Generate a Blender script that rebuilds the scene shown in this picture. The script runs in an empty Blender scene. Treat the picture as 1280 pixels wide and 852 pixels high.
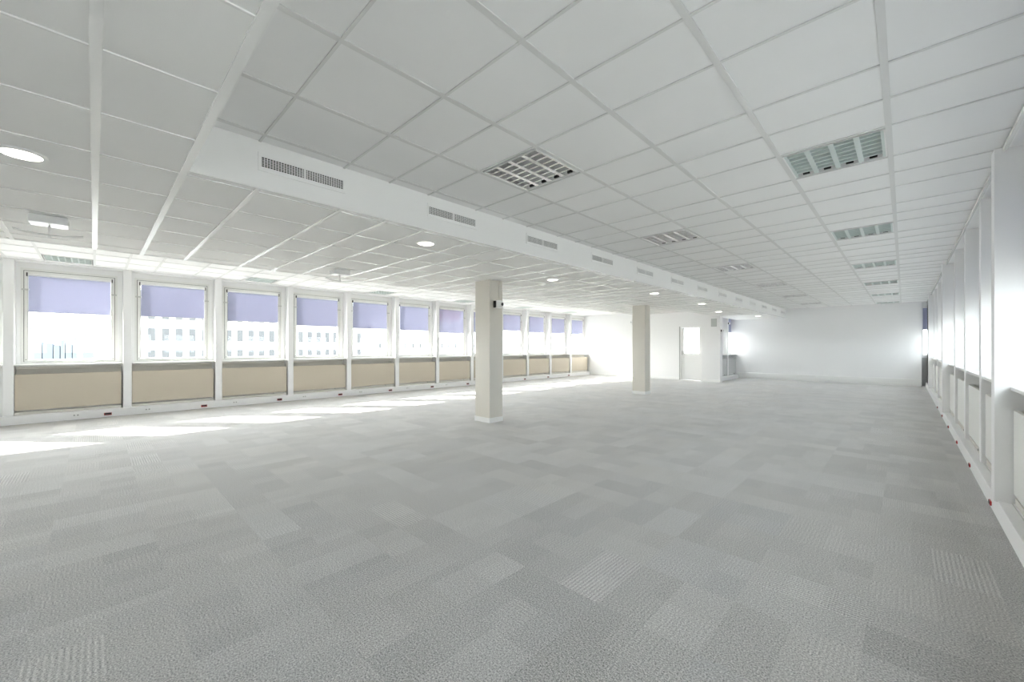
import bpy, math, random
from mathutils import Vector
random.seed(7)
C = bpy.context.scene.collection
PI = math.pi

# ------------------------------------------------------------------ materials
def new_mat(name):
    m = bpy.data.materials.new(name); m.use_nodes = True
    nt = m.node_tree; b = nt.nodes['Principled BSDF']
    return m, nt, b

def paint(name, col, rough=0.6, metal=0.0, bump=0.0, scale=300.0, spec=0.5, var=0.0, vscale=3.0):
    m, nt, b = new_mat(name)
    b.inputs['Base Color'].default_value = (*col, 1)
    b.inputs['Roughness'].default_value = rough
    b.inputs['Metallic'].default_value = metal
    b.inputs['Specular IOR Level'].default_value = spec
    geo = nt.nodes.new('ShaderNodeNewGeometry')
    if bump:
        n = nt.nodes.new('ShaderNodeTexNoise'); n.inputs['Scale'].default_value = scale
        n.inputs['Detail'].default_value = 3
        nt.links.new(geo.outputs['Position'], n.inputs['Vector'])
        bp = nt.nodes.new('ShaderNodeBump'); bp.inputs['Strength'].default_value = bump
        bp.inputs['Distance'].default_value = 0.002
        nt.links.new(n.outputs['Fac'], bp.inputs['Height'])
        nt.links.new(bp.outputs['Normal'], b.inputs['Normal'])
    if var:
        n = nt.nodes.new('ShaderNodeTexNoise'); n.inputs['Scale'].default_value = vscale
        n.inputs['Detail'].default_value = 4
        nt.links.new(geo.outputs['Position'], n.inputs['Vector'])
        mr = nt.nodes.new('ShaderNodeMapRange')
        mr.inputs['From Min'].default_value = 0.3; mr.inputs['From Max'].default_value = 0.7
        mr.inputs['To Min'].default_value = 1 - var; mr.inputs['To Max'].default_value = 1
        nt.links.new(n.outputs['Fac'], mr.inputs['Value'])
        vm = nt.nodes.new('ShaderNodeVectorMath'); vm.operation = 'SCALE'
        vm.inputs[0].default_value = col
        nt.links.new(mr.outputs['Result'], vm.inputs['Scale'])
        nt.links.new(vm.outputs[0], b.inputs['Base Color'])
    return m

def carpet():
    m, nt, b = new_mat('carpet_tiles')
    N = nt.nodes; L = nt.links
    def math_(op, a, c=None, d=None):
        n = N.new('ShaderNodeMath'); n.operation = op
        for i, v in enumerate((a, c, d)):
            if v is None: continue
            if isinstance(v, (int, float)): n.inputs[i].default_value = v
            else: L.new(v, n.inputs[i])
        return n.outputs[0]
    geo = N.new('ShaderNodeNewGeometry')
    sep = N.new('ShaderNodeSeparateXYZ'); L.new(geo.outputs['Position'], sep.inputs[0])
    X, Y = sep.outputs[0], sep.outputs[1]
    def cell(sx, sy, ox, oy, seed):
        # random value per rectangular cell
        a = math_('FLOOR', math_('DIVIDE', math_('ADD', X, ox), sx))
        c = math_('FLOOR', math_('DIVIDE', math_('ADD', Y, oy), sy))
        cb = N.new('ShaderNodeCombineXYZ'); L.new(a, cb.inputs[0]); L.new(c, cb.inputs[1]); cb.inputs[2].default_value = seed
        w = N.new('ShaderNodeTexWhiteNoise'); w.noise_dimensions = '3D'; L.new(cb.outputs[0], w.inputs['Vector'])
        return w.outputs['Value'], w.outputs['Color']
    tv, tc = cell(.5, .5, .13, .21, 1.0)          # the tiles themselves, quarter-turned at random
    s3 = N.new('ShaderNodeSeparateColor'); L.new(tc, s3.inputs[0])
    turn = math_('GREATER_THAN', s3.outputs[0], .5)
    # patches inside a tile: long rectangles along X in some tiles, along Y in the others
    pa, _ = cell(.5, .25, .13, .21, 3.0)
    pb, _ = cell(.25, .5, .13, .21, 5.0)
    pc, _ = cell(.166667, .25, .13, .21, 8.0)
    mixp = N.new('ShaderNodeMix'); L.new(turn, mixp.inputs[0]); L.new(pa, mixp.inputs[2]); L.new(pb, mixp.inputs[3])
    patch = mixp.outputs[0]
    # woven rows
    k = 2 * PI / .021
    sx = math_('SINE', math_('MULTIPLY', X, k)); sy = math_('SINE', math_('MULTIPLY', Y, k))
    mixs = N.new('ShaderNodeMix'); L.new(turn, mixs.inputs[0]); L.new(sy, mixs.inputs[2]); L.new(sx, mixs.inputs[3])
    k2 = 2 * PI / .013
    dx = math_('SINE', math_('MULTIPLY', X, k2)); dy = math_('SINE', math_('MULTIPLY', Y, k2))
    mixd = N.new('ShaderNodeMix'); L.new(turn, mixd.inputs[0]); L.new(dx, mixd.inputs[2]); L.new(dy, mixd.inputs[3])
    rows = math_('ADD', math_('MULTIPLY', mixs.outputs[0], .75), math_('MULTIPLY', mixd.outputs[0], .35))
    strong = math_('MULTIPLY', math_('GREATER_THAN', patch, .84), 1.0)
    faint = math_('MULTIPLY', math_('GREATER_THAN', pc, .62), .32)
    amt = math_('MAXIMUM', strong, faint)
    stripe = math_('MULTIPLY', rows, math_('MULTIPLY', amt, .27))
    # loop speckle
    n1 = N.new('ShaderNodeTexNoise'); n1.inputs['Scale'].default_value = 140; n1.inputs['Detail'].default_value = 3.5
    n1.inputs['Roughness'].default_value = .75
    L.new(geo.outputs['Position'], n1.inputs['Vector'])
    sp = math_('MULTIPLY', math_('SUBTRACT', n1.outputs['Fac'], .5), 4.8)
    n2 = N.new('ShaderNodeTexNoise'); n2.inputs['Scale'].default_value = .55; n2.inputs['Detail'].default_value = 2
    L.new(geo.outputs['Position'], n2.inputs['Vector'])
    big = math_('MULTIPLY', math_('SUBTRACT', n2.outputs['Fac'], .5), .08)
    val = math_('ADD', 1.0, math_('MULTIPLY', math_('SUBTRACT', patch, .5), .22))
    val = math_('ADD', val, math_('MULTIPLY', math_('SUBTRACT', pc, .5), .12))
    val = math_('ADD', val, math_('MULTIPLY', math_('SUBTRACT', tv, .5), .02))
    val = math_('ADD', val, stripe); val = math_('ADD', val, sp); val = math_('ADD', val, big)
    # hue: cool grey to slightly warm grey, tile by tile
    mc = N.new('ShaderNodeMix'); mc.data_type = 'RGBA'
    L.new(s3.outputs[1], mc.inputs[0])
    mc.inputs[6].default_value = (CARPET[0] * 1.01, CARPET[1], CARPET[2] * .985, 1)
    mc.inputs[7].default_value = (CARPET[0] * .995, CARPET[1], CARPET[2] * 1.01, 1)
    vm = N.new('ShaderNodeVectorMath'); vm.operation = 'SCALE'
    L.new(mc.outputs[2], vm.inputs[0]); L.new(val, vm.inputs['Scale'])
    L.new(vm.outputs[0], b.inputs['Base Color'])
    b.inputs['Roughness'].default_value = .7
    b.inputs['Specular IOR Level'].default_value = .7
    b.inputs['Sheen Weight'].default_value = .3
    b.inputs['Sheen Roughness'].default_value = .5
    bp = N.new('ShaderNodeBump'); bp.inputs['Strength'].default_value = .55; bp.inputs['Distance'].default_value = .006
    L.new(math_('ADD', n1.outputs['Fac'], math_('MULTIPLY', stripe, 2.0)), bp.inputs['Height'])
    L.new(bp.outputs['Normal'], b.inputs['Normal'])
    return m

def glass_mat():
    m = bpy.data.materials.new('window_glass'); m.use_nodes = True
    nt = m.node_tree; nt.nodes.clear()
    o = nt.nodes.new('ShaderNodeOutputMaterial'); mix = nt.nodes.new('ShaderNodeMixShader')
    t = nt.nodes.new('ShaderNodeBsdfTransparent'); t.inputs[0].default_value = (.95, .97, .97, 1)
    g = nt.nodes.new('ShaderNodeBsdfGlossy'); g.inputs['Roughness'].default_value = .01
    lw = nt.nodes.new('ShaderNodeLayerWeight'); pw = nt.nodes.new('ShaderNodeMath'); pw.operation = 'POWER'; pw.inputs[1].default_value = 4.5
    f = nt.nodes.new('ShaderNodeMath'); f.operation = 'MULTIPLY_ADD'; f.inputs[1].default_value = .8; f.inputs[2].default_value = .03
    nt.links.new(lw.outputs['Facing'], pw.inputs[0]); nt.links.new(pw.outputs[0], f.inputs[0])
    nt.links.new(f.outputs[0], mix.inputs[0]); nt.links.new(t.outputs[0], mix.inputs[1]); nt.links.new(g.outputs[0], mix.inputs[2])
    nt.links.new(mix.outputs[0], o.inputs[0])
    return m

def blind_mat():
    m = bpy.data.materials.new('lilac_blind_fabric'); m.use_nodes = True
    nt = m.node_tree; nt.nodes.clear(); N = nt.nodes; L = nt.links
    o = N.new('ShaderNodeOutputMaterial')
    d = N.new('ShaderNodeBsdfDiffuse'); d.inputs[0].default_value = (.62, .64, .80, 1)
    t = N.new('ShaderNodeBsdfTranslucent'); t.inputs[0].default_value = BLIND_T
    tr = N.new('ShaderNodeBsdfTransparent'); tr.inputs[0].default_value = BLIND_C
    geo = N.new('ShaderNodeNewGeometry')
    w = N.new('ShaderNodeTexNoise'); w.inputs['Scale'].default_value = 9
    L.new(geo.outputs['Position'], w.inputs['Vector'])
    a = N.new('ShaderNodeMixShader'); a.inputs[0].default_value = .55
    L.new(d.outputs[0], a.inputs[1]); L.new(t.outputs[0], a.inputs[2])
    c = N.new('ShaderNodeMixShader')
    mr = N.new('ShaderNodeMapRange'); mr.inputs['To Min'].default_value = BLIND_OPEN * .9; mr.inputs['To Max'].default_value = BLIND_OPEN * 1.1
    L.new(w.outputs['Fac'], mr.inputs['Value']); L.new(mr.outputs[0], c.inputs[0])
    L.new(a.outputs[0], c.inputs[1]); L.new(tr.outputs[0], c.inputs[2]); L.new(c.outputs[0], o.inputs[0])
    return m

def lamp_mat(name, col, strength):
    m = bpy.data.materials.new(name); m.use_nodes = True
    nt = m.node_tree; nt.nodes.clear()
    o = nt.nodes.new('ShaderNodeOutputMaterial'); e = nt.nodes.new('ShaderNodeEmission')
    e.inputs[0].default_value = (*col, 1); e.inputs[1].default_value = strength
    nt.links.new(e.outputs[0], o.inputs[0]); return m

# ---- tuning values
CARPET = (.41, .402, .388)
BLIND_T = (.14, .14, .172, 1)
BLIND_C = (.72, .72, .83, 1)
BLIND_OPEN = .13
EXPOSURE = 0.78
SKY = 6.0
SUN = 21.0

M = {}
M['carpet'] = carpet()
M['wall'] = paint('white_wall_paint', (.86, .86, .86), .55, bump=.08, scale=160)
M['tile_low'] = paint('light_lifted_ceiling_tile', (.92, .92, .905), .85, bump=.25, scale=420, var=.02, vscale=1.5)  # same tile made paler; extra light on the low band put into the colour
M['tile'] = paint('mineral_ceiling_tile', (.89, .89, .885), .85, bump=.25, scale=420, var=.025, vscale=1.5)
M['grid'] = paint('grey_white_ceiling_grid', (.74, .74, .73), .75)
M['grid_low'] = paint('white_enamel_ceiling_grid', (.90, .90, .885), .25)
M['bulkhead'] = paint('white_bulkhead_paint', (.93, .93, .92), .5)
M['pier'] = paint('white_satin_panel', (.86, .86, .86), .38)
M['column'] = paint('warm_white_column_paint', (.70, .67, .605), .5, bump=.05, scale=120)
M['alu'] = paint('white_window_frame', (.80, .80, .775), .35)
M['gasket'] = paint('dark_gasket', (.10, .10, .09), .6)
M['beige'] = paint('beige_radiator_enamel', (.56, .50, .405), .45)
M['beige_in'] = paint('grey_beige_casing', (.64, .62, .57), .5)
M['offwhite'] = paint('off_white_radiator_enamel', (.80, .80, .77), .45)
M['grey_rad'] = paint('light_grey_radiator_enamel', (.52, .53, .53), .45)
M['steel'] = paint('brushed_steel', (.55, .55, .53), .35, metal=1)
M['mirror'] = paint('aluminium_louvre', (.93, .92, .92), .22, metal=1)
M['louvre'] = paint('satin_aluminium_louvre', (.66, .73, .705), .35)
M['tube'] = paint('fluorescent_tube_glass', (.88, .88, .88), .2)
M['black'] = paint('black_plastic', (.02, .02, .02), .5)
M['red'] = paint('red_socket_plastic', (.42, .03, .03), .4)
M['darkcap'] = paint('dark_bracket', (.06, .055, .05), .5)
M['white_pl'] = paint('white_plastic', (.88, .88, .87), .35)
M['grey_pl'] = paint('grey_plastic', (.42, .42, .41), .4)
M['shaded_white'] = paint('shaded_white_plastic', (.60, .60, .59), .4)  # white blade greyed, its shading put into the colour
M['glass'] = glass_mat()
M['blind'] = blind_mat()
M['led'] = lamp_mat('warm_downlight_diffuser', (1, .93, .80), 9)
M['hollow'] = paint('duct_shade_black', (.035, .035, .035), .8)  # flat near-black standing in for the shade inside the vents
M['facade_white'] = paint('pale_facade', (.84, .83, .80), .9, var=.08, vscale=.05)
M['facade_win'] = paint('grey_facade_glazing', (.12, .125, .128), .8, spec=.1)
M['facade_haze'] = paint('haze_tinted_tower', (.19, .215, .24), .9, spec=.03, var=.1, vscale=.02)  # distance haze put into the tower colour as a blue tint
M['facade_red'] = paint('pinkish_red_cladding', (.50, .12, .14), .8, spec=.1)
M['city'] = paint('city_ground', (.28, .28, .27), .95, var=.25, vscale=.02)

# ------------------------------------------------------------------ mesh builder
class MB:
    def __init__(s): s.v = []; s.f = []
    def box(s, x0, x1, y0, y1, z0, z1):
        n = len(s.v)
        s.v += [(x, y, z) for z in (z0, z1) for y in (y0, y1) for x in (x0, x1)]
        s.f += [tuple(n + i for i in q) for q in ((0, 2, 3, 1), (4, 5, 7, 6), (0, 1, 5, 4), (1, 3, 7, 5), (3, 2, 6, 7), (2, 0, 4, 6))]
        return s
    def quad(s, a, b, c, d):
        n = len(s.v); s.v += [a, b, c, d]; s.f.append((n, n + 1, n + 2, n + 3)); return s
    def prism(s, prof, axis, t0, t1):
        # profile (u, w) swept along axis: 'y' -> points (u, t, w); 'x' -> (t, u, w); 'z' -> (u, w, t)
        def P(u, w, t): return {'y': (u, t, w), 'x': (t, u, w), 'z': (u, w, t)}[axis]
        n = len(s.v); k = len(prof)
        s.v += [P(u, w, t0) for u, w in prof] + [P(u, w, t1) for u, w in prof]
        for i in range(k):
            j = (i + 1) % k; s.f.append((n + i, n + j, n + k + j, n + k + i))
        s.f.append(tuple(n + i for i in reversed(range(k)))); s.f.append(tuple(n + k + i for i in range(k)))
        return s
    def cyl(s, a, b, r, seg=16, r2=None):
        a = Vector(a); b = Vector(b); d = (b - a).normalized()
        u = d.orthogonal().normalized(); w = d.cross(u); n = len(s.v); r2 = r if r2 is None else r2
        for p, rr in ((a, r), (b, r2)):
            for i in range(seg):
                t = 2 * PI * i / seg; s.v.append(tuple(p + u * math.cos(t) * rr + w * math.sin(t) * rr))
        for i in range(seg):
            j = (i + 1) % seg; s.f.append((n + i, n + j, n + seg + j, n + seg + i))
        s.f.append(tuple(n + i for i in reversed(range(seg)))); s.f.append(tuple(n + seg + i for i in range(seg)))
        return s
    def ring(s, c, r0, r1, z0, z1, seg=40):
        # flat ring around z axis, outer r1 inner r0
        n = len(s.v)
        for (r, z) in ((r0, z0), (r1, z0), (r1, z1), (r0, z1)):
            for i in range(seg):
                t = 2 * PI * i / seg; s.v.append((c[0] + r * math.cos(t), c[1] + r * math.sin(t), z))
        for k in range(4):
            k2 = (k + 1) % 4
            for i in range(seg):
                j = (i + 1) % seg; s.f.append((n + k * seg + i, n + k * seg + j, n + k2 * seg + j, n + k2 * seg + i))
        return s
    def build(s, name, mat, parent=None, bevel=0, smooth=False, loc=None):
        me = bpy.data.meshes.new(name); me.from_pydata(s.v, [], s.f); me.materials.append(mat)
        import bmesh
        bm = bmesh.new(); bm.from_mesh(me); bmesh.ops.recalc_face_normals(bm, faces=bm.faces); bm.to_mesh(me); bm.free()
        if smooth:
            for p in me.polygons: p.use_smooth = True
        o = bpy.data.objects.new(name, me); C.objects.link(o)
        if parent: o.parent = parent
        if loc: o.location = loc
        if bevel:
            b = o.modifiers.new('b', 'BEVEL'); b.width = bevel; b.segments = 2; b.limit_method = 'ANGLE'
        return o

def tag(o, label=None, cat=None, group=None, kind=None):
    if label: o['label'] = label
    if cat: o['category'] = cat
    if group: o['group'] = group
    if kind: o['kind'] = kind
    return o
def empty(name, loc=(0, 0, 0), rz=0):
    o = bpy.data.objects.new(name, None); C.objects.link(o); o.location = loc; o.rotation_euler = (0, 0, rz)
    o.empty_display_size = .1; return o
def copy_tree(o, parent=None):
    c = o.copy(); C.objects.link(c)
    if parent: c.parent = parent
    for ch in list(o.children): copy_tree(ch, c)
    return c
def struct(o, label=None, cat=None): return tag(o, label, cat, None, 'structure')

ORD = ['first', 'second', 'third', 'fourth', 'fifth', 'sixth', 'seventh', 'eighth', 'ninth', 'tenth', 'eleventh', 'twelfth', 'thirteenth', 'fourteenth']

# ------------------------------------------------------------------ layout (metres; camera above the origin, room runs along +Y)
P = 1.4545                       # window module
PH = .005
def pier(k): return .45 + P * k   # centre of pier k
def win(n): return -.287 + P * (n + 1)   # centre of window n (n=-1 is the first one in the photo)
def ledge(n, j): return PH + P * n + .418 * j   # ceiling joints along Y; last cell (j=2..3) is the wide one
HC, HL = 2.81, 2.473
XS, XE = -3.39, -6.92            # bulkhead face, far edge of the low ceiling
YS, YD, YF, YB = .425, 16.42, 19.09, -6.0
LX, RX = -10.85, .555            # pier fronts, left and right facades
TOP = 3.15

# floor
struct(MB().box(-11.4, 1.1, YB - .2, YD + .15, -.12, 0).box(-5.7, 1.1, YD + .15, YF + .6, -.12, 0)
       .build('floor', M['carpet']), 'grey patchwork carpet tile floor across the whole room', 'floor')

# ------------------------------------------------------------------ ceilings
def edges_y(y0, y1):
    e = [y0]
    for n in range(-6, 15):
        for j in range(3):
            y = ledge(n, j)
            if y0 + .02 < y < y1 - .02: e.append(y)
    return e + [y1]
def tiles(mb, xs, ys, z, skip=()):
    for a, b in zip(xs, xs[1:]):
        for c, d in zip(ys, ys[1:]):
            cx, cy = (a + b) / 2, (c + d) / 2
            if any(abs(cx - sx) < .25 and abs(cy - sy) < .17 for sx, sy in skip): continue
            mb.box(a + .003, b - .003, c + .003, d - .003, z + .006, z + .022)
def bars(mb, xs, ys, z, wx, wy, skip=()):
    # wx: width of the joints running along Y; wy: width of the joints running along X
    for x in xs[1:-1]: mb.box(x - wx / 2, x + wx / 2, ys[0], ys[-1], z, z + .012)
    for y in ys[1:-1]: mb.box(xs[0], xs[-1], y - wy / 2, y + wy / 2, z - .0005, z + .012)
def lcen(n): return (ledge(n, 2) + ledge(n + 1, 0)) / 2
right_row = [(-.395, lcen(n)) for n in (0, 2, 4, 6, 8, 10, 12) if n > 0]
left_row = [(-2.305, lcen(n)) for n in (1, 3, 5, 7, 9, 11)]
bay_row = [(-10.365, lcen(n)) for n in (-1, 1, 3, 5, 7, 9)]
xs_hi = [XS] + [-.077 - .6365 * k for k in range(5, -1, -1)] + [RX]
ys_hi = edges_y(YS + .011, YF)
mb = MB(); tiles(mb, xs_hi, ys_hi, HC, right_row + left_row)
xs_bay = [LX - .02, -10.68, -10.05, -9.42, -8.79, -8.16, -7.53, XE]
ys_bay = edges_y(YB, YD)
tiles(mb, xs_bay, ys_bay, HC, bay_row)
xs_nook = [XE, -6.29, -5.66, -5.17]; ys_nook = edges_y(13.5, YD)
tiles(mb, xs_nook, ys_nook, HC)
hi = struct(mb.build('ceiling', M['tile']), 'upper suspended ceiling of white square tiles with recessed lights', 'ceiling')
g = MB(); bars(g, xs_hi, ys_hi, HC, .034, .016); bars(g, xs_nook, ys_nook, HC, .02, .016)
bars(g, xs_bay, ys_bay, HC, .016, .030)
g.build('ceiling_grid', M['grid'], hi)
# low band
xs_lo = [XE] + [-3.498 - .62 * k for k in range(5, -1, -1)] + [XS - .012]
xs_cam = [XE] + [-3.498 + .616 * k for k in range(-5, 7)] + [RX]
ys_lo_a = edges_y(YB, YS); ys_lo_b = edges_y(YS, 13.5); ys_lo_c = edges_y(13.5, 16.05)
xs_lo_c = [-5.17, -4.738, -4.118, -3.498, XS - .012]
mb = MB()
tiles(mb, xs_cam, ys_lo_a, HL); tiles(mb, xs_lo, ys_lo_b, HL); tiles(mb, xs_lo_c, ys_lo_c, HL)
lo = struct(mb.build('ceiling', M['tile_low']), 'lower dropped ceiling band of white tiles with round downlights', 'ceiling')
g = MB(); bars(g, xs_cam, ys_lo_a, HL, .012, .038); bars(g, xs_lo, ys_lo_b, HL, .016, .036); bars(g, xs_lo_c, ys_lo_c, HL, .016, .036)
g.box(XE, RX, YS - .03, YS + .011, HL - .0012, HL + .02)      # edge profile towards the higher ceiling
g.box(XE - .01, XE + .02, YB, 13.5, HL - .0016, HL + .02); g.box(XE, -5.15, 13.48, 13.51, HL - .0012, HL + .02)
g.box(XS - .03, XS - .013, YS, YF, HL - .0016, HL + .02)
g.build('ceiling_grid', M['grid_low'], lo)
pl = MB().box(-5.15, XS - .012, 16.05, YF, HL + .001, HL + .02)
pl.build('plaster_panel', M['bulkhead'], lo)
# bulkhead faces closing the step between the ceilings (hollow behind)
b = MB()
b.box(XS - .012, XS, YS, YF, HL, HC + .1)
b.box(XS - .012, RX, YS, YS + .012, HL + .02, HC + .1)
b.box(XE - .012, XE, YB, 13.5, HL + .02, HC + .1); b.box(XE, -5.17, 13.5, 13.512, HL + .02, HC + .1)
b.box(-5.182, -5.17, 13.5, YD, HL + .02, HC + .1)
struct(b.build('trim_1', M['bulkhead']), 'white bulkhead step between the two ceiling heights carrying air vents', 'bulkhead')
struct(MB().box(-11.5, 1.2, YB - .2, YD + .15, TOP, TOP + 3.6).box(-5.7, 1.2, YD + .15, YF + .7, TOP, TOP + .2)
       .build('roof', M['wall']), 'unseen slab and storey above the ceilings, raised to block sun', 'roof')  # unseen upper mass, height added to keep sun out of the alcove

# ------------------------------------------------------------------ facades
OW, OZ0, OZ1 = .605, 1.02, 2.70     # window opening half width, bottom, top
def facade(mb, x, s, wins, y0, y1, piers, wide=()):
    # s = -1: outside lies towards -X
    def bx(d0, d1, ya, yb, z0, z1):
        a, c = x + s * d0, x + s * d1; mb.box(min(a, c), max(a, c), ya, yb, z0, z1)
    ys = sorted(wins)
    bx(.24, .50, y0, y1, -.1, OZ0); bx(.24, .50, y0, y1, OZ1, TOP)
    cur = y0
    for w in ys:
        if w - OW > cur: bx(.24, .50, cur, w - OW, OZ0, OZ1)
        cur = w + OW
    if cur < y1: bx(.24, .50, cur, y1, OZ0, OZ1)
    for p in piers: bx(0, .245, max(p - .06, y0), min(p + .06, y1), 0.14, HC)
    for p in wide: bx(-.065, .245, p - .071, p + .058, 0.14, HC - .001)
    bx(.0, .245, y0, y1, HC - .012, TOP)
ALLW = range(-4, 12)
fl = MB(); facade(fl, LX, -1, [win(n) for n in range(-4, 11)], YB, YD, [pier(k) for k in range(-4, 11)])
wl = struct(fl.build('wall_left', M['pier'], bevel=.004), 'white window facade along the left with narrow piers', 'wall')
fr = MB(); facade(fr, RX, 1, [win(n) for n in range(-4, 13)], YB, YF, [pier(k) for k in range(-4, 13) if k not in (-1, 3, 7, 11)],
                  [pier(k) for k in (-1, 3, 7, 11)])
wr = struct(fr.build('wall_right', M['pier'], bevel=.004), 'white window facade along the right edge with piers', 'wall')
NX = -5.15
fn = MB(); facade(fn, NX, -1, [win(11), win(12) + .0], YD, YF, [pier(12)])
struct(fn.build('wall_alcove', M['pier'], bevel=.004), 'short facade stretch with radiators between door wall and far wall', 'wall')

struct(MB().box(-11.3, 1.0, YB - .2, YD + .1, -26, -.13).box(-5.6, 1.0, YD + .1, YF + .5, -26, -.13)
       .build('lower_storeys', M['wall']), 'storeys of the same building below the office floor', 'building')
# wall angle along the right facade
struct(MB().box(RX - .022, RX - .001, YS + .03, YF, HC - .03, HC - .002).build('trim_2', M['grid_low']), 'bright white angle trim where the ceiling meets the right wall', 'trim')
# cable trunking along the facades
def trunk(name, x, s, y0, y1, label):
    mb = MB()
    def bx(d0, d1, z0, z1):
        a, c = x + s * d0, x + s * d1; mb.box(min(a, c), max(a, c), y0, y1, z0, z1)
    bx(-.072, -.004, .0, .147); bx(-.001, .10, 0, .147); bx(.103, .245, 0, .143)
    return struct(mb.build(name, M['pier'], bevel=.003), label, 'baseboard')
trunk('baseboard_left', LX, -1, YB, YD, 'white cable trunking running along the foot of the left windows')
trunk('baseboard_right', RX + .027, 1, YB, YF, 'white cable trunking running along the foot of the right windows')
trunk('baseboard_alcove', NX, -1, YD, YF, 'short white cable trunking under the alcove radiators')

# plain walls
struct(MB().box(-11.4, -6.52, YD, YD + .08, 0, TOP).box(-5.64, -4.95, YD, YD + .08, 0, TOP).box(-6.52, -5.64, YD, YD + .08, 2.13, TOP)
       .build('wall_door', M['wall']), 'white wall with a half glazed door beside the left windows', 'wall')
struct(MB().box(-5.60, -4.93, 16.2, YD + .05, 0, HC).build('wall_corner', M['wall'], bevel=.004), 'white boxed corner to the right of the door', 'wall')
struct(MB().box(-5.65, .42, YF, YF + .12, 0, TOP).build('wall_far', M['wall']), 'blank white partition wall closing the far end', 'wall')
struct(MB().box(-11.4, 1.1, YB - .15, YB, 0, TOP).build('wall_near', M['wall']), 'white wall closing the near end of the room', 'wall')
bb = MB().box(-5.15, .42, YF - .016, YF, 0, .10).box(-5.14, .41, YF - .055, YF, .105, .245)
struct(bb.build('baseboard_far', M['white_pl'], bevel=.003), 'white skirting and cable trunking along the far wall', 'baseboard')
struct(MB().box(-10.77, -6.53, YD - .014, YD, 0, .085).box(-5.62, -4.91, 16.186, 16.2, 0, .085).box(-4.93, -4.916, 16.186, YD, 0, .085)
       .build('baseboard_door', M['white_pl'], bevel=.002), 'low white skirting along the door wall', 'baseboard')

# slit of end facade right of the far wall
es = MB().box(.36, 1.1, 19.32, 19.5, 0, 1.02).box(.36, 1.1, 19.32, 19.5, 2.7, TOP).box(.36, .44, 19.32, 19.5, 1.02, 2.7).box(.60, 1.1, 19.32, 19.5, 1.02, 2.7)
es.box(.36, .42, YF + .12, 19.32, 0, TOP).box(.555, .60, YF, 19.33, 0, TOP).box(.36, .60, YF + .1, 19.33, 2.62, TOP).box(.555, 1.06, YF, YF + .15, 0, TOP)
struct(es.build('wall_slit', M['pier']), 'narrow slot of window facade beside the far wall', 'wall')
sw = MB().box(.44, .46, 19.36, 19.40, 1.02, 2.7).box(.58, .60, 19.36, 19.40, 1.02, 2.7).box(.46, .58, 19.36, 19.40, 1.02, 1.06).box(.46, .58, 19.36, 19.40, 2.66, 2.7)
sw = struct(sw.build('window_40', M['alu']), 'narrow sliver of window at the far right corner', 'window')
MB().box(.46, .58, 19.375, 19.385, 1.06, 2.66).build('pane', M['glass'], sw)
MB().box(.45, .59, 19.335, 19.337, 1.9, 2.62).build('blind_fabric', M['blind'], sw)
r = MB().box(.428, .548, 19.235, 19.27, .02, .95).box(.44, .54, 19.27, 19.31, .1, .9).build('radiator', M['grey_rad'], bevel=.004)
tag(r, 'grey radiator panel in the narrow slot at the far right corner', 'radiator')

# ------------------------------------------------------------------ window kit (origin: floor level, pier-front plane, window centre; outside = -x)
def make_window():
    root = empty('window_1')
    o = MB(); w, z0, z1 = OW, OZ0, OZ1
    o.box(-.30, -.235, -w, -w + .034, z0, z1).box(-.30, -.235, w - .034, w, z0, z1).box(-.30, -.235, -w + .034, w - .034, z0, z0 + .030).box(-.30, -.235, -w + .034, w - .034, z1 - .04, z1)
    o.build('window_frame', M['alu'], root, bevel=.002)
    w -= .034; a, b_ = z0 + .03, z1 - .04
    g = MB().box(-.29, -.238, -w, -w + .008, a, b_).box(-.29, -.238, w - .008, w, a, b_).box(-.29, -.238, -w, w, b_ - .008, b_).box(-.29, -.238, -w, w, a, a + .004)
    g.build('gasket', M['gasket'], root)
    w -= .008; a += .004; b_ -= .008
    s = MB(); t = .05
    s.box(-.285, -.222, -w, -w + t, a, b_).box(-.285, -.222, w - t, w, a, b_).box(-.285, -.222, -w + t, w - t, a, a + .04).box(-.285, -.222, -w + t, w - t, b_ - t, b_)
    sash = s.build('sash', M['alu'], root, bevel=.003)
    MB().box(-.262, -.256, -w + t - .01, w - t + .01, a + .03, b_ - t + .01).build('pane', M['glass'], sash)
    for sg in (-1, 1):
        MB().cyl((-.222, sg * (w - .02), a + .035), (-.216, sg * (w - .02), a + .035), .007, 10).build('screw', M['gasket'], sash)
    h = MB().box(-.224, -.212, -.30, -.20, a + .012, a + .028).box(-.214, -.204, -.31, -.10, a + .016, a + .026)
    h.build('handle', M['white_pl'], sash, bevel=.002)
    for sg in (-1, 1):
        MB().box(-.224, -.205, sg * (w - .015) - .045, sg * (w - .015) + .045, 2.31, 2.335).build('stay', M['steel'], root, bevel=.002)
    MB().box(-.245, -.015, -.665, .665, .988, 1.014).build('window_sill', M['alu'], root, bevel=.004)
    return root
def blind_parts(root, zb):
    MB().cyl((-.200, -.520, 2.585), (-.200, .520, 2.585), .019, 20).build('roller', M['white_pl'], root, smooth=False)
    for sg in (-1, 1):
        MB().box(-.222, -.176, sg * .53 - .008, sg * .53 + .008, 2.555, 2.618).build('bracket', M['darkcap'], root, bevel=.002)
    f = MB().box(-.2195, -.2180, -.512, .512, zb, 2.585).build('fabric', M['blind'], root)
    MB().cyl((-.219, -.522, zb), (-.219, .522, zb), .0055, 8).build('bottom_bar', M['grey_pl'], root)
    for sg in (-1, 1):
        MB().cyl((-.206, sg * .517, 1.10), (-.206, sg * .517, 2.58), .0022, 6).build('side_cable', M['gasket'], root)

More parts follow.
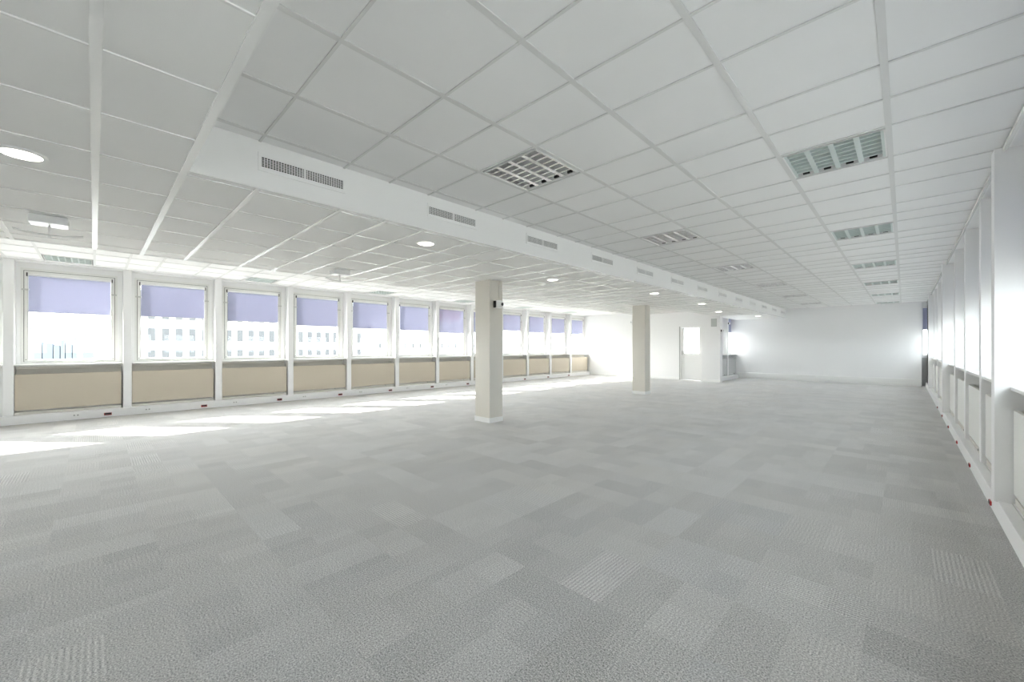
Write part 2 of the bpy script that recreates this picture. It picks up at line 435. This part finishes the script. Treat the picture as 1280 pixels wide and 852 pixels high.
wn = 0
proto = make_window()
first = True
def place_window(x, y, rz, label, low=None):
    global first, wn
    o = proto if first else copy_tree(proto)
    first = False; wn += 1
    o.name = 'window_%d' % wn
    o.location = (x, y, 0); o.rotation_euler = (0, 0, rz)
    struct(o, label, 'window')
    return o
ZB = [1.93, 1.937, 1.913, 1.866, 1.846, 1.839, 1.79, 1.85, 1.96, 1.93, 1.92, 1.93]
for i, n in enumerate(range(-1, 11)):
    place_window(LX, win(n), 0, 'white framed window, %s from the left on the left wall' % ORD[i])
for i, n in enumerate(range(-1, 11)):
    r = empty('roller_blind', (LX, win(n), 0)); blind_parts(r, ZB[i])
    tag(r, 'half lowered lilac roller blind on the %s window from the left' % ORD[i], 'blind', 'lilac roller blinds on the left windows')
for n in range(-4, -1):
    w = place_window(LX, win(n), 0, 'left wall window behind the camera, number %s' % ORD[-n - 2])
    q = empty('blind', (0, 0, 0)); q.parent = w; blind_parts(q, 1.93)
# right windows
for i, n in enumerate(range(-4, 13)):
    w = place_window(RX, win(n), PI, 'window in the right wall, %s from the near end' % (ORD[i] if i < 14 else ['fifteenth', 'sixteenth', 'seventeenth'][i - 14]))
    q = empty('blind', (0, 0, 0)); q.parent = w; blind_parts(q, 1.85)
for i, n in enumerate((11, 12)):
    w = place_window(NX, win(n), 0, '%s alcove window between the door wall and far wall' % ['nearer', 'farther'][i])
    q = empty('blind', (0, 0, 0)); q.parent = w; blind_parts(q, 1.95)  # blinds added here to cut window glare on the far wall

# ------------------------------------------------------------------ radiators
def make_radiator(front, inner):
    root = empty('radiator')
    p = MB().box(-.052, -.028, -.652, .652, .222, .842)
    p.box(-.09, -.052, -.652, -.637, .222, .842).box(-.09, -.052, .637, .652, .222, .842)
    p.build('front_panel', front, root, bevel=.003)
    c = MB()
    c.box(-.236, -.226, -.655, .655, .16, .97)               # back sheet
    c.prism([(-.226, .93), (-.226, .80), (-.12, .76), (-.12, .77)], 'y', -.65, .65)   # sloping deflector behind the slot
    c.build('casing', inner, root)
    f = MB()
    for k in range(62):
        y = -.60 + k * 1.2 / 61; f.box(-.215, -.10, y - .0015, y + .0015, .26, .74)
    f.build('fins', M['beige_in'], root)
    MB().box(-.105, -.035, -.652, .652, .1475, .196).build('base_strip', inner, root, bevel=.003)
    pp = MB().cyl((-.075, -.60, .210), (-.075, .60, .210), .007, 10)
    pp.build('pipe', M['white_pl'], root)
    v = MB().cyl((-.03, .36, .208), (-.03, .60, .208), .008, 12).cyl((-.05, .37, .208), (-.012, .37, .208), .012, 12)
    v.build('valve', M['steel'], root)
    return root
def pl_rad(proto_r, used, x, y, rz, label, group):
    o = copy_tree(proto_r) if used else proto_r
    o.location = (x, y, 0); o.rotation_euler = (0, 0, rz)
    tag(o, label, 'radiator', group); return o
pr = make_radiator(M['beige'], M['beige_in'])
for i, n in enumerate(range(-1, 11)):
    pl_rad(pr, i > 0, LX, win(n), 0, 'beige radiator panel under the %s window from the left' % ORD[i], 'beige radiators under the left windows')
pr2 = make_radiator(M['offwhite'], M['beige_in'])
for i, n in enumerate(range(2, 13)):
    pl_rad(pr2, i > 0, RX, win(n), PI, ('off white radiator panel under the nearest window shown on the right wall' if i == 0 else
           'off white radiator panel, %s from the near end of the right wall' % ORD[i]), 'off white radiators along the right wall')
pr3 = make_radiator(M['grey_rad'], M['grey_rad'])
for i, n in enumerate((11, 12)):
    o = pl_rad(pr3, i > 0, NX, win(n) + (.0 if i == 0 else -.11), 0, '%s of two grey radiators in the alcove beside the far wall' % ['nearer', 'farther'][i], 'grey alcove radiators')
    if i == 1: o.scale = (1, .82, 1)

# ------------------------------------------------------------------ sockets on the trunking
def make_red():
    r = empty('power_socket')
    MB().box(0, .010, -.052, .052, .034, .080).build('housing', M['red'], r, bevel=.003)
    MB().box(.010, .013, -.044, .044, .046, .078).build('face', M['black'], r, bevel=.002)
    return r
pr_ = make_red(); u = False
for i, k in enumerate(range(0, 11)):
    o = copy_tree(pr_) if u else pr_; u = True
    o.location = (LX + .072, pier(k) - .27, 0)
    tag(o, 'red and black power socket on left trunking under the %s window' % ORD[i], 'socket', 'red sockets on the left trunking')
for i, k in enumerate(range(3, 9)):
    o = copy_tree(pr_); o.location = (RX - .045, pier(k) + .27, 0); o.rotation_euler = (0, 0, PI); o.scale = (1, .75, .75)
    tag(o, 'red and black power socket on right trunking, %s from the near end' % ORD[i], 'socket', 'red sockets on the right trunking')
def make_data():
    r = empty('data_outlet')
    MB().box(0, .005, -.05, .05, .06, .105).build('plate', M['white_pl'], r, bevel=.002)
    for s in (-1, 1): MB().box(.005, .008, s * .022 - .012, s * .022 + .012, .07, .092).build('port', M['grey_pl'], r)
    return r
pd = make_data()
for i, n in enumerate(range(-1, 6)):
    o = copy_tree(pd) if i else pd
    o.location = (LX + .072, win(n) + (.06 if i == 0 else -.43), 0)
    tag(o, 'small white data outlet on the trunking below the %s left window' % ORD[i], 'outlet', 'white data outlets on the left trunking')

# ------------------------------------------------------------------ columns
for i, k in enumerate((3, 7)):
    y0 = 4.735 + (0 if i == 0 else 4 * P)
    r = empty('column', (-5.33, y0 + .155, 0))
    MB().box(-.19, .19, -.155, .155, 0, HL + .005).build('shaft', M['column'], r, bevel=.006)
    MB().box(-.197, .197, -.162, .162, 0, .085).build('skirting', M['white_pl'], r, bevel=.003)
    if i == 0:
        MB().box(.19, .20, .055, .07, 2.16, HL).build('cable_cover', M['column'], r)
    tag(r, ['nearer tall square white column standing on the carpet', 'farther slim square white column in front of the door wall'][i], 'column', 'square columns', 'thing')
def sensor(loc, rz, label, s=1.0):
    r = empty('motion_sensor', loc, rz); r.scale = (s, s, s)
    MB().box(0, .02, -.03, .03, -.045, .045).build('bracket', M['grey_pl'], r, bevel=.004)
    b = MB(); b.prism([(.02, -.045), (.065, -.055), (.10, -.02), (.10, .03), (.065, .055), (.02, .045)], 'z', -.055, .045)
    b.build('housing', M['white_pl'], r, bevel=.006)
    MB().cyl((.094, .02, -.005), (.106, .024, -.005), .022, 16).build('lens', M['black'], r)
    MB().box(.015, .06, -.062, -.044, -.05, .04).build('side_clamp', M['black'], r)
    return tag(r, label, 'sensor')
sensor((-5.139, 4.885, 2.06), 0, 'white and black motion sensor high on the nearer column', 1.3)
sensor((-5.521, 10.70, 2.03), PI, 'white motion sensor on the window side of the farther column')
sensor((-4.93, 16.28, 1.93), 0, 'dark small sensor on the boxed corner right of the door', .8)
sensor((NX, pier(12), 2.28), 0, 'dark small sensor on the pier between the alcove windows', .8)

# ------------------------------------------------------------------ door
d = struct(MB().box(-6.52, -6.455, YD - .02, YD + .08, 0, 2.13).box(-5.705, -5.64, YD - .02, YD + .08, 0, 2.13).box(-6.455, -5.705, YD - .02, YD + .08, 2.09, 2.13)
           .build('door_1', M['white_pl'], bevel=.003), 'white half glazed door in the wall beyond the farther column', 'door')
lf = MB().box(-6.45, -6.36, YD + .02, YD + .06, .01, 2.085).box(-5.77, -5.71, YD + .02, YD + .06, .01, 2.085).box(-6.36, -5.77, YD + .02, YD + .06, .01, .10)
lf.box(-6.36, -5.77, YD + .01, YD + .06, .97, 1.06).box(-6.36, -5.77, YD + .02, YD + .06, 2.05, 2.085).box(-6.36, -5.77, YD + .035, YD + .05, .10, .97)
leaf = lf.build('door_leaf', M['white_pl'], d, bevel=.003)
MB().box(-6.36, -5.77, YD + .036, YD + .044, 1.06, 2.05).build('pane', M['glass'], leaf)
MB().box(-6.43, -6.40, YD - .03, YD + .02, 1.0, 1.16).box(-6.43, -6.31, YD - .045, YD - .03, 1.06, 1.08).build('handle', M['steel'], leaf, bevel=.003)
MB().box(-6.53, -6.49, YD - .026, YD - .02, 0, 2.14).build('pipe_cover', M['grey_pl'], d)
v = empty('wall_grille', (-5.15, 16.2, 2.235))
MB().box(-.10, .10, -.012, 0, -.15, .15).build('plate', M['grey_pl'], v, bevel=.003)
g = MB()
for k in range(9): g.box(-.085, .085, -.02, -.012, -.13 + k * .031, -.118 + k * .031)
g.build('slats', M['louvre'], v)
tag(v, 'small grey grille high on the boxed corner right of the door', 'grille')

# ------------------------------------------------------------------ recessed louvre lights
def make_louvre(mat):
    r = empty('ceiling_light'); w = .30; h = .28
    fr = MB().box(-w, -w + .008, -h, h, -.002, .05).box(w - .008, w, -h, h, -.002, .05).box(-w, w, -h, -h + .008, -.002, .05).box(-w, w, h - .008, h, -.002, .05)
    fr.build('frame', M['white_pl'], r)
    MB().box(-w, w, -h, h, .105, .11).box(-w, -w + .004, -h, h, .05, .105).box(w - .004, w, -h, h, .05, .105).box(-w, w, -h, -h + .004, .05, .105).box(-w, w, h - .004, h, .05, .105).build('housing', M['tube'], r)
    lv = MB(); cw = (2 * w - .016) / 4
    for k in range(5):
        x = -w + .008 + k * cw
        lo_, hi_ = (.017, .004)
        a = x - (lo_ if k > 0 else 0); b2 = x + (lo_ if k < 4 else 0)
        c = x + (hi_ if k < 4 else 0); e = x - (hi_ if k > 0 else 0)
        lv.prism([(a, .002), (b2, .002), (c, .055), (e, .055)], 'y', -h + .008, h - .008)
    lv.build('reflector_ribs', mat, r)
    cb = MB(); n = 7
    for k in range(4):
        x0 = -w + .008 + k * cw + .010; x1 = x0 + cw - .020
        for j in range(1, n):
            y = -h + .008 + j * (2 * h - .016) / n
            cb.prism([(y - .009, .006), (y + .009, .006), (y + .002, .045), (y - .002, .045)], 'x', x0, x1)
    cb.build('cross_blades', mat, r)
    for k in range(4):
        x = -w + .008 + (k + .5) * cw
        t = MB().cyl((x, -h + .03, .078), (x, h - .03, .078), .013, 12).build('tube', M['tube'], r)
        MB().box(x - .024, x + .024, h - .026, h - .009, .012, .040).build('lamp_holder', M['black'], t)
    return r
pl1 = make_louvre(M['mirror']); used = False
def place(proto_, used_, loc, label, cat, group):
    o = copy_tree(proto_) if used_ else proto_
    o.location = loc; return tag(o, label, cat, group)
for i, (x, y) in enumerate(left_row):
    place(pl1, i > 0, (x, y, HC), 'square louvred ceiling light, %s from the camera in the row beside the bulkhead' % ORD[i], 'ceiling light', 'louvred lights in the row beside the bulkhead')
pl2 = make_louvre(M['louvre'])
for i, (x, y) in enumerate(right_row):
    place(pl2, i > 0, (x, y, HC), 'square grey louvred ceiling light, %s from the camera in the row near the right wall' % ORD[i], 'ceiling light', 'louvred lights in the row near the right wall')
for i, (x, y) in enumerate(bay_row):
    o = place(pl2, True, (x, y, HC), 'louvred ceiling light above the left windows, %s from the left' % ORD[i], 'ceiling light', 'louvred lights above the left windows')

# ------------------------------------------------------------------ air vents on the bulkhead
def make_vent():
    r = empty('air_vent')
    pw, ph, gw, gh = .32, .068, .298, .035
    f = MB().box(0, .008, -pw, pw, -ph, -gh).box(0, .008, -pw, pw, gh, ph).box(0, .008, -pw, -gw, -gh, gh).box(0, .008, gw, pw, -gh, gh).box(0, .008, -.008, .008, -gh, gh)
    f.build('vent_frame', M['bulkhead'], r, bevel=.001)
    MB().box(.0005, .0015, -gw, gw, -gh, gh).build('duct_shade_sheet', M['hollow'], r)  # dark sheet on the bulkhead face, painted shade behind the grille
    g = MB()
    for k in range(1, 6): z = -gh + k * 2 * gh / 6; g.box(.0015, .007, -gw, gw, z - .0013, z + .0013)
    for k in range(1, 32):
        y = -gw + k * 2 * gw / 32
        if k != 16: g.box(.0015, .0066, y - .0022, y + .0022, -gh, gh)
    g.build('vent_grille', M['bulkhead'], r)
    return r
pv = make_vent()
for i, n in enumerate(range(0, 13)):
    place(pv, i > 0, (XS, lcen(n) + .0, 2.668), 'white air vent grille on the bulkhead, %s from the camera' % ORD[i], 'air vent', 'air vents along the bulkhead')

# ------------------------------------------------------------------ downlights
def make_down():
    r = empty('downlight')
    MB().ring((0, 0), .086, .106, -.006, .006).build('rim', M['white_pl'], r)
    MB().cyl((0, 0, -.003), (0, 0, .004), .086, 40).build('diffuser', M['led'], r)
    return r
pdn = make_down()
DL = [(-3.83, -1), (-3.86, 1), (-4.36, 3), (-3.88, 5), (-3.90, 7), (-4.37, 9), (-3.90, 11)]
wh = ['lit round downlight at the left edge of the view', 'lit round downlight between the second vent and the nearer column', 'lit round downlight just right of the nearer column top',
      'lit round downlight above the farther column', 'lit round downlight above the glazed door', 'lit round downlight above the boxed corner, farther than the door one',
      'lit round downlight nearest the far wall']
for i, (x, n) in enumerate(DL):
    place(pdn, i > 0, (x, lcen(n) - (.02 if i else .0), HL), wh[i], 'downlight', 'lit round downlights in the low ceiling')

# ------------------------------------------------------------------ hanging fittings in the low ceiling
def make_fit():
    r = empty('ceiling_fitting')
    MB().box(-.10, .10, -.12, .12, -.065, .004).build('square_box', M['tube'], r, bevel=.008)
    MB().cyl((0, 0, -.012), (0, 0, -.15), .007, 10).build('rod', M['white_pl'], r)
    b = MB(); seg = 14; pts = []
    for i in range(seg + 1):
        t = -1 + 2 * i / seg; pts.append((t * .21, -.135 - .025 * (1 - t * t)))
    prof = pts + [(x, z + .006) for x, z in reversed(pts)]
    b.prism([(y, z) for y, z in prof], 'x', -.035, .035)
    b.build('curved_blade', M['shaded_white'], r)
    MB().cyl((0, 0, -.145), (0, 0, -.175), .018, 14, .008).build('tip', M['white_pl'], r)
    return r
pf = make_fit()
place(pf, False, (-5.55, -.28, HL), 'white ceiling fitting with square box, rod and curved blade, at left above first window', 'ceiling fitting', 'hanging ceiling fittings')
place(pf, True, (-6.2, lcen(1), HL), 'small white hanging ceiling fitting before the fifth window', 'ceiling fitting', 'hanging ceiling fittings')
for o in pf.children: pass

# ------------------------------------------------------------------ city outside
G = -26
struct(MB().box(-2500, 2500, -2500, 2500, G - 1, G).build('ground', M['city']), 'city ground far below the windows', 'ground')
def block(name, x0, x1, y0, y1, z1, mat, label, nz=0, pitch=1.5, row=3.1, zt=None, ww=.8, wh_=1.5):
    r = empty(name, ((x0 + x1) / 2, (y0 + y1) / 2, G))
    hx, hy = (x1 - x0) / 2, (y1 - y0) / 2
    MB().box(-hx, hx, -hy, hy, 0, z1 - G).box(-hx + .5, hx - .5, -hy + .5, hy - .5, z1 - G, z1 - G + .9).build('wall', mat, r)
    if nz:
        m = MB(); n = int((y1 - y0 - 1) / pitch)
        for j in range(nz):
            z = (z1 - G) - 1.4 - j * row
            for k in range(n):
                y = -hy + .8 + k * pitch
                m.box(hx, hx + .03, y, y + ww, z - wh_, z)
        m.build('windows', M['facade_win'], r)
    tag(r, label, 'building'); return r
block('office_building', -100, -82, 3.2, 41, 9.0, M['facade_white'], 'long pale office block with rows of grey windows seen through second to fifth windows', 7, 1.62, 3.35, ww=.85, wh_=2.0)
block('office_building', -150, -120, 62, 110, 4.0, M['facade_white'], 'low pale building seen through the sixth and seventh windows', 6, 3.0, 3.3)
ab = block('apartment_building', -170, -140, 118, 190, 13.0, M['facade_white'], 'pale block with reddish top storeys seen through the blinds beyond the nearer column', 0)
MB().box(-14.8, 14.8, -35.8, 35.8, 13.9 - G, 21 - G).build('upper_storeys', M['facade_red'], ab)
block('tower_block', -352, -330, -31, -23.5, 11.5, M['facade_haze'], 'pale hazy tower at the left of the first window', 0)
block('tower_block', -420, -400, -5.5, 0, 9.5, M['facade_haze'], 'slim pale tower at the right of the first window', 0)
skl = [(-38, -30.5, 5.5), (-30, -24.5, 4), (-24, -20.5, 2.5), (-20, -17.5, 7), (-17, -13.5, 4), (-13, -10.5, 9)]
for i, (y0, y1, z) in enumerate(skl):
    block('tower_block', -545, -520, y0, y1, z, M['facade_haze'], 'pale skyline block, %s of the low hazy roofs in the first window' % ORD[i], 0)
block('shop_building', -14, -9, 52, 60, 2.0, M['facade_red'], 'red roofed block seen through the door glass', 0)

# ------------------------------------------------------------------ light
W = bpy.data.worlds.new('sky'); bpy.context.scene.world = W; W.use_nodes = True
nt = W.node_tree; bg = nt.nodes['Background']
# bright hazy sky, brighter and warmer around the sun
tcn = nt.nodes.new('ShaderNodeTexCoord'); dt = nt.nodes.new('ShaderNodeVectorMath'); dt.operation = 'DOT_PRODUCT'
dt.inputs[1].default_value = Vector((-1, -.88, .606)).normalized()
nt.links.new(tcn.outputs['Generated'], dt.inputs[0])
mr = nt.nodes.new('ShaderNodeMapRange'); mr.inputs['From Min'].default_value = -.2; mr.inputs['From Max'].default_value = 1
nt.links.new(dt.outputs['Value'], mr.inputs['Value'])
pw = nt.nodes.new('ShaderNodeMath'); pw.operation = 'POWER'; pw.inputs[1].default_value = 1.5
nt.links.new(mr.outputs[0], pw.inputs[0])
mxc = nt.nodes.new('ShaderNodeMix'); mxc.data_type = 'RGBA'; nt.links.new(pw.outputs[0], mxc.inputs[0])
mxc.inputs[6].default_value = (.88, .94, 1.0, 1); mxc.inputs[7].default_value = (1.0, .98, .945, 1)
st = nt.nodes.new('ShaderNodeMath'); st.operation = 'MULTIPLY_ADD'; st.inputs[1].default_value = SKY * 1.9; st.inputs[2].default_value = SKY * .64
nt.links.new(pw.outputs[0], st.inputs[0]); nt.links.new(st.outputs[0], bg.inputs[1]); nt.links.new(mxc.outputs[2], bg.inputs[0])
sd = bpy.data.lights.new('sun', 'SUN'); sd.energy = SUN; sd.angle = math.radians(.6); sd.color = (1, .95, .87)
so = bpy.data.objects.new('sun', sd); C.objects.link(so)
so.rotation_euler = Vector((1, .88, -.606)).to_track_quat('-Z', 'Y').to_euler()

# ------------------------------------------------------------------ camera
F, CX, CY = 505.964, 641.75, 433.82
cd = bpy.data.cameras.new('camera'); cam = bpy.data.objects.new('camera', cd); C.objects.link(cam)
cd.sensor_fit = 'HORIZONTAL'; cd.sensor_width = 36; cd.lens = F * 36 / 1280
cd.shift_x = -(CX - 640) / 1280; cd.shift_y = (CY - 426) / 1280
cam.location = (0, 0, 1.3088); cam.rotation_euler = (PI / 2, 0, .7678)
cd.clip_start = .02; cd.clip_end = 5000
sc = bpy.context.scene; sc.camera = cam
sc.view_settings.view_transform = 'Standard'; sc.view_settings.look = 'None'
sc.view_settings.gamma = 1; sc.view_settings.use_curve_mapping = False; sc.view_settings.exposure = EXPOSURE
cy = sc.cycles
cy.max_bounces = 14; cy.diffuse_bounces = 9; cy.glossy_bounces = 6; cy.transmission_bounces = 8; cy.transparent_max_bounces = 12
cy.use_denoising = True
cy.sample_clamp_indirect = 12
